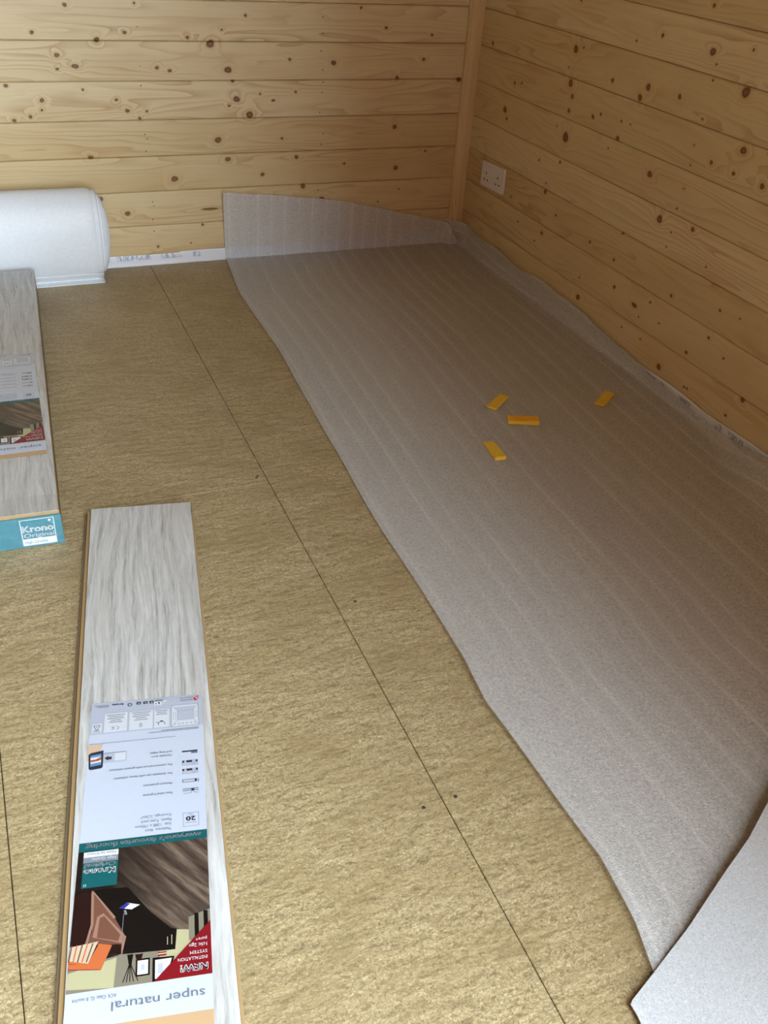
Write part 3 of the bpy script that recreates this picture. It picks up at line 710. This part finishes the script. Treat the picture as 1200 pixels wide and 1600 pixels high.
def label_sheet(name, loc, rz, label):
    n, m = 12, 30; P = np.zeros((n, m, 3))
    for i in range(n):
        for j in range(m): P[i, j] = (LW/1000*i/(n-1), .506*j/(m-1), 0)
    root = obj(name, grid_mesh(name, P), PAPER); root.location = loc; root.rotation_euler = (0, 0, rz)
    tag(root, label, 'label'); make_label(root); return root

# ------------------------------------------------------------------ two laminate boards lying on the floor, label on top
PL, PW, PT = 1.288, .193, .008
def plank_part(root, x0, z0, length, tongue=True, lower=False):
    """one laminate board along -y from the root's origin, x from 0 to PW"""
    core = bmesh.new()
    prof = [(0, 0), (PW, 0), (PW, .0008), (PW-.006, .0020), (PW-.006, .0052), (PW-.0008, .0052), (PW-.0008, PT-.0009), (PW-.0016, PT), (.0016, PT), (.0004, PT-.0009), (.0004, .0030), (-.0002, .0022)]
    a = [core.verts.new((x0+x, 0, z0+z)) for x, z in prof]; b = [core.verts.new((x0+x, -length, z0+z)) for x, z in prof]
    k = len(prof)
    for i in range(k): core.faces.new((a[i], a[(i+1) % k], b[(i+1) % k], b[i]))
    core.faces.new(a); core.faces.new(b[::-1]); bmesh.ops.recalc_face_normals(core, faces=core.faces)
    return core
def laminate_board(name, loc, rz, label, mat_core, upper=True):
    root = empty(name, loc, rz)
    obj('core', bm_mesh('core', plank_part(root, 0, 0, PL)), mat_core, root)
    lip = .0062 if upper else .0105
    obj('tongue', bm_mesh('tongue', box_bm(-lip, .002, -PL, -.0015, .0012, .0042 if upper else .0056, bev=.0008)), HDF if upper else ROUGH, root)
    obj('groove_lip', bm_mesh('groove_lip', box_bm(PW-.004, PW+.0030, -PL, -.0300, .0003, .0022, bev=.0005)), HDF if upper else ROUGH, root)
    sf = box_bm(.0012, PW-.0012, -PL+.0012, -.0004, PT-.0002, PT+.0004)
    obj('oak_surface', bm_mesh('oak_surface', sf), OAK, root)
    return tag(root, label, 'laminate board', 'pair of stacked laminate boards')
Z_TOP = .0171
pA = on_floor(141, 795, Z_TOP); pB = on_floor(299, 783, Z_TOP)
ang = math.atan2(pB[1]-pA[1], pB[0]-pA[0])-.008
laminate_board('laminate_board', (pA[0], pA[1], 0.0002), ang, 'grey oak laminate board on the chipboard floor, lower of the stacked pair', HDF_SHADE, False)
laminate_board('laminate_board', (pA[0]+.0006, pA[1]-.0012, .0087), ang, 'grey oak laminate board with tan tongue edge, upper of the stacked pair', HDF_SHADE)
O_ = on_floor(315, 1084, .0176)
label_sheet('printed_label', (O_[0], O_[1], .0174), math.atan2(.17277, -.98496)-.0275, 'large printed label with room photo lying on the pair of stacked grey boards')

# ------------------------------------------------------------------ full pack of boards in shrink film
def pack():
    N = on_floor(92, 797, .0735); Fp = on_floor(53, 421, .0735)
    v = Fp-N; a = math.atan2(v[1], v[0])-math.pi/2
    L = float(np.linalg.norm(v[:2]))
    root = empty('laminate_pack', (N[0], N[1], 0), a)      # origin: near right bottom corner; local +y runs to the far end, -x to the left
    tag(root, 'shrink-wrapped pack of grey oak laminate boards with teal end card by the foam roll', 'laminate pack')
    H = .0720
    for k in range(9):
        bm = box_bm(-PW, -.0015 if k % 2 else 0, .002, L, k*.008+.0002, k*.008+.0078, bev=.0007)
        o = obj('board', bm_mesh('board', bm), HDF if k == 8 else HDF_SHADE, root)
        if k == 8:
            s = box_bm(-PW+.001, -.001, .003, L-.001, H-.0004, H+.0005); obj('oak_surface', bm_mesh('oak_surface', s), OAK, o)
    # teal end card folded round the near end
    card = box_bm(-PW-.001, .0015, -.0020, .0018, .0005, .0660, bev=.0004)
    cr = obj('end_card', bm_mesh('end_card', card), CARD, root)
    holder = Matrix.Rotation(math.radians(90), 4, 'X')
    p = Print(); p.z = .0001
    p.frame(0, 0, 60, 58, 1.4, WINK); p.rect(0, 0, 60, 15, WINK); p.disc(52, 52, 2.4, WINK)
    parts = [p.build('brand_block', cr), lettering('Krono', 3, 57, 30, 14, WINK, cr, z=.0003, bold=.8), lettering('Original', 4, 57, 18, 9, WINK, cr, z=.0003, bold=.3), lettering('High Quality', 4, 44, 4.5, 6.0, CARD, cr, z=.0003)]
    for o in parts:
        o.matrix_local = Matrix.Translation((-.0715, -.0021, .0045)) @ holder
    return root, H, L
pk_root, PK_H, PK_L = pack()
def pack_label():
    # a sheet of its own under the film; reading direction runs to -x, up the sheet runs to the near end
    q = on_floor(51, 551, PK_H+.001)
    inv = pk_root.matrix_basis.inverted()
    lo = inv @ Vector((q[0], q[1], 0))
    e = on_floor(74, 709, PK_H+.001); le = inv @ Vector((e[0], e[1], 0))
    d = (le-lo).xy; L = d.length
    P = np.zeros((12, 30, 3))
    for i in range(12):
        for j in range(30): P[i, j] = (LW/1000*i/11, .506*j/29, 0)
    root = obj('printed_label', grid_mesh('printed_label', P), PAPER); make_label(root)
    root.parent = pk_root
    root.location = (lo.x, lo.y, PK_H+.0009)
    root.rotation_euler = (0, 0, math.atan2(le.y-lo.y, le.x-lo.x)-math.pi/2)
    root.scale = (1, L/.506, 1)
    root['label'] = 'large printed label under the clear film'
pack_label()
def film_piece(y0, y1, near):
    """clear film shell round the pack between two stations"""
    ys = np.linspace(y0, y1, 40); sec = []
    W, H = PW, PK_H
    for k in np.linspace(0, 1, 12): sec.append((.0030, .002+(H-.001)*k))
    for k in np.linspace(0, 1, 24): sec.append((.001-(W+.002)*k, H+.0032))
    for k in np.linspace(0, 1, 8): sec.append((-W-.003, H+.001-(H-.002)*k))
    P = np.zeros((len(ys), len(sec), 3))
    for i, y in enumerate(ys):
        for j, (x, z) in enumerate(sec):
            n = mnoise.noise((x*22, y*30, z*22)); P[i, j] = (x+.0018*max(-.6, n)*(1 if x > 0 else .2), y, z+(.0022*n if z > H else 0))
    bm = bmesh.new(); bm.from_mesh(grid_mesh('f', P))
    if near:
        E = np.zeros((20, 24, 3))
        for i, z in enumerate(np.linspace(.002, PK_H+.0032, 20)):
            for j, x in enumerate(np.linspace(.003, -PW-.003, 24)):
                E[i, j] = (x, y0-.0012-.0016*mnoise.noise((x*30, z*30, 1)), z)
        bm.from_mesh(grid_mesh('e', E))
    return obj('shrink_film', bm_mesh('shrink_film', bm, True), FILM, pk_root)
yF = float((pk_root.matrix_basis.inverted() @ Vector(on_floor(72, 612, PK_H)))[1])
film_piece(-.0045, .055, True); film_piece(yF, PK_L+.004, False)

# ------------------------------------------------------------------ double wall socket
def socket():
    root = empty('wall_socket', (-.0018, -.2155, .2865))
    # local frame: plate in the yz plane facing -x; a slight tilt as fitted
    root.rotation_euler = (math.radians(-2.8), 0, 0)
    W, H = .151, .0785
    obj('plate', bm_mesh('plate', box_bm(-.0090, .0005, -W/2, W/2, -H/2, H/2, bev=.0022, seg=3)), SOCK, root)
    for s in (1, -1):                                   # s=+1: outlet nearer the corner
        cyy = s*.039
        # three pin slots: earth upright above, two lying below
        for (dy, dz, wy, wz) in ((0, .0045, .0042, .0085), (-.0105, -.0160, .0072, .0046), (.0105, -.0160, .0072, .0046)):
            obj('pin_slot', bm_mesh('pin_slot', box_bm(-.0094, -.0080, cyy+dy-wy/2, cyy+dy+wy/2, dz-wz/2, dz+wz/2)), SLOT, root)
        rk = box_bm(-.0118, -.0085, s*.012-.006, s*.012+.006, .012, .030, bev=.0012, seg=2)
        obj('rocker_switch', bm_mesh('rocker_switch', rk), SOCK, root)
        sc = bmesh.new(); bmesh.ops.create_cone(sc, segments=14, radius1=.0034, radius2=.0030, depth=.0010, cap_ends=True, matrix=Matrix.Translation((-.0094, s*.067, 0)) @ Matrix.Rotation(math.radians(90), 4, 'Y'))
        obj('screw_cap', bm_mesh('screw_cap', sc), SOCK, root)
    return tag(root, 'white double wall socket fixed low on the timber boards near the corner', 'socket')
socket()

# ------------------------------------------------------------------ yellow fitting wedges
def wedge(c, ang, length, wid, t0, t1, label, ribs=False, tilt=0.0):
    root = empty('fitting_wedge', (c[0], c[1], .0058), ang)
    bm = bmesh.new(); l, w_ = length/2, wid/2
    v = [bm.verts.new(p) for p in ((-l, -w_, 0), (l, -w_, 0), (l, w_, 0), (-l, w_, 0), (-l, -w_, t0), (l, -w_, t1), (l, w_, t1), (-l, w_, t0))]
    for f in ((3, 2, 1, 0), (4, 5, 6, 7), (0, 1, 5, 4), (1, 2, 6, 5), (2, 3, 7, 6), (3, 0, 4, 7)): bm.faces.new([v[i] for i in f])
    bmesh.ops.bevel(bm, geom=bm.edges[:], offset=.0006, segments=2, affect='EDGES')
    obj('body', bm_mesh('body', bm), YEL, root)
    if ribs:
        b = bmesh.new(); nx, ny = 9, 4
        for i in range(nx):
            for j in range(ny):
                x = -l+.005+(length-.010)*(i+.5*(j % 2)*.9)/nx+.002; y = -w_+.004+(wid-.008)*j/(ny-1)
                z = t0+(t1-t0)*(x+l)/length
                m = Matrix.Translation((x, y, z)) @ Matrix.Rotation(math.radians(40 if j % 2 else -40), 4, 'Z')
                r = bmesh.ops.create_cube(b, size=1.0, matrix=m @ Matrix.Diagonal((.0080, .0016, .0034, 1)))
        obj('grip_ribs', bm_mesh('grip_ribs', b), YEL_D, root)
    else:
        for s in (-1, 1):
            e = box_bm(-l+.001, l-.001, s*(w_-.0018)-.0007, s*(w_-.0018)+.0007, 0, .001)
            ob = obj('edge_rib', bm_mesh('edge_rib', e), YEL, root); ob.rotation_euler = (0, -math.atan2(t1-t0, length), 0); ob.location = (0, 0, (t0+t1)/2-.0004)
    return tag(root, label, 'wedge', 'yellow fitting wedges scattered on the foam')
wedge((-.446, -1.152), math.atan2(.058, .072), .084, .027, .0055, .0030, 'yellow plastic fitting wedge with plain top just behind the grip-ribbed wedge')
wedge((-.434, -1.258), math.atan2(-.028, .071), .075, .030, .0075, .0100, 'yellow plastic fitting wedge with a grip-ribbed upper face', ribs=True)
wedge((-.5685, -1.364), math.atan2(-.080, -.010), .078, .027, .0035, .0095, 'yellow plastic fitting wedge showing its thick blunt end, farthest from the socket wall')
wedge((-.168, -1.212), math.atan2(.056, .071), .086, .027, .0050, .0030, 'yellow plastic fitting wedge lying apart from the rest, closest to the socket wall')
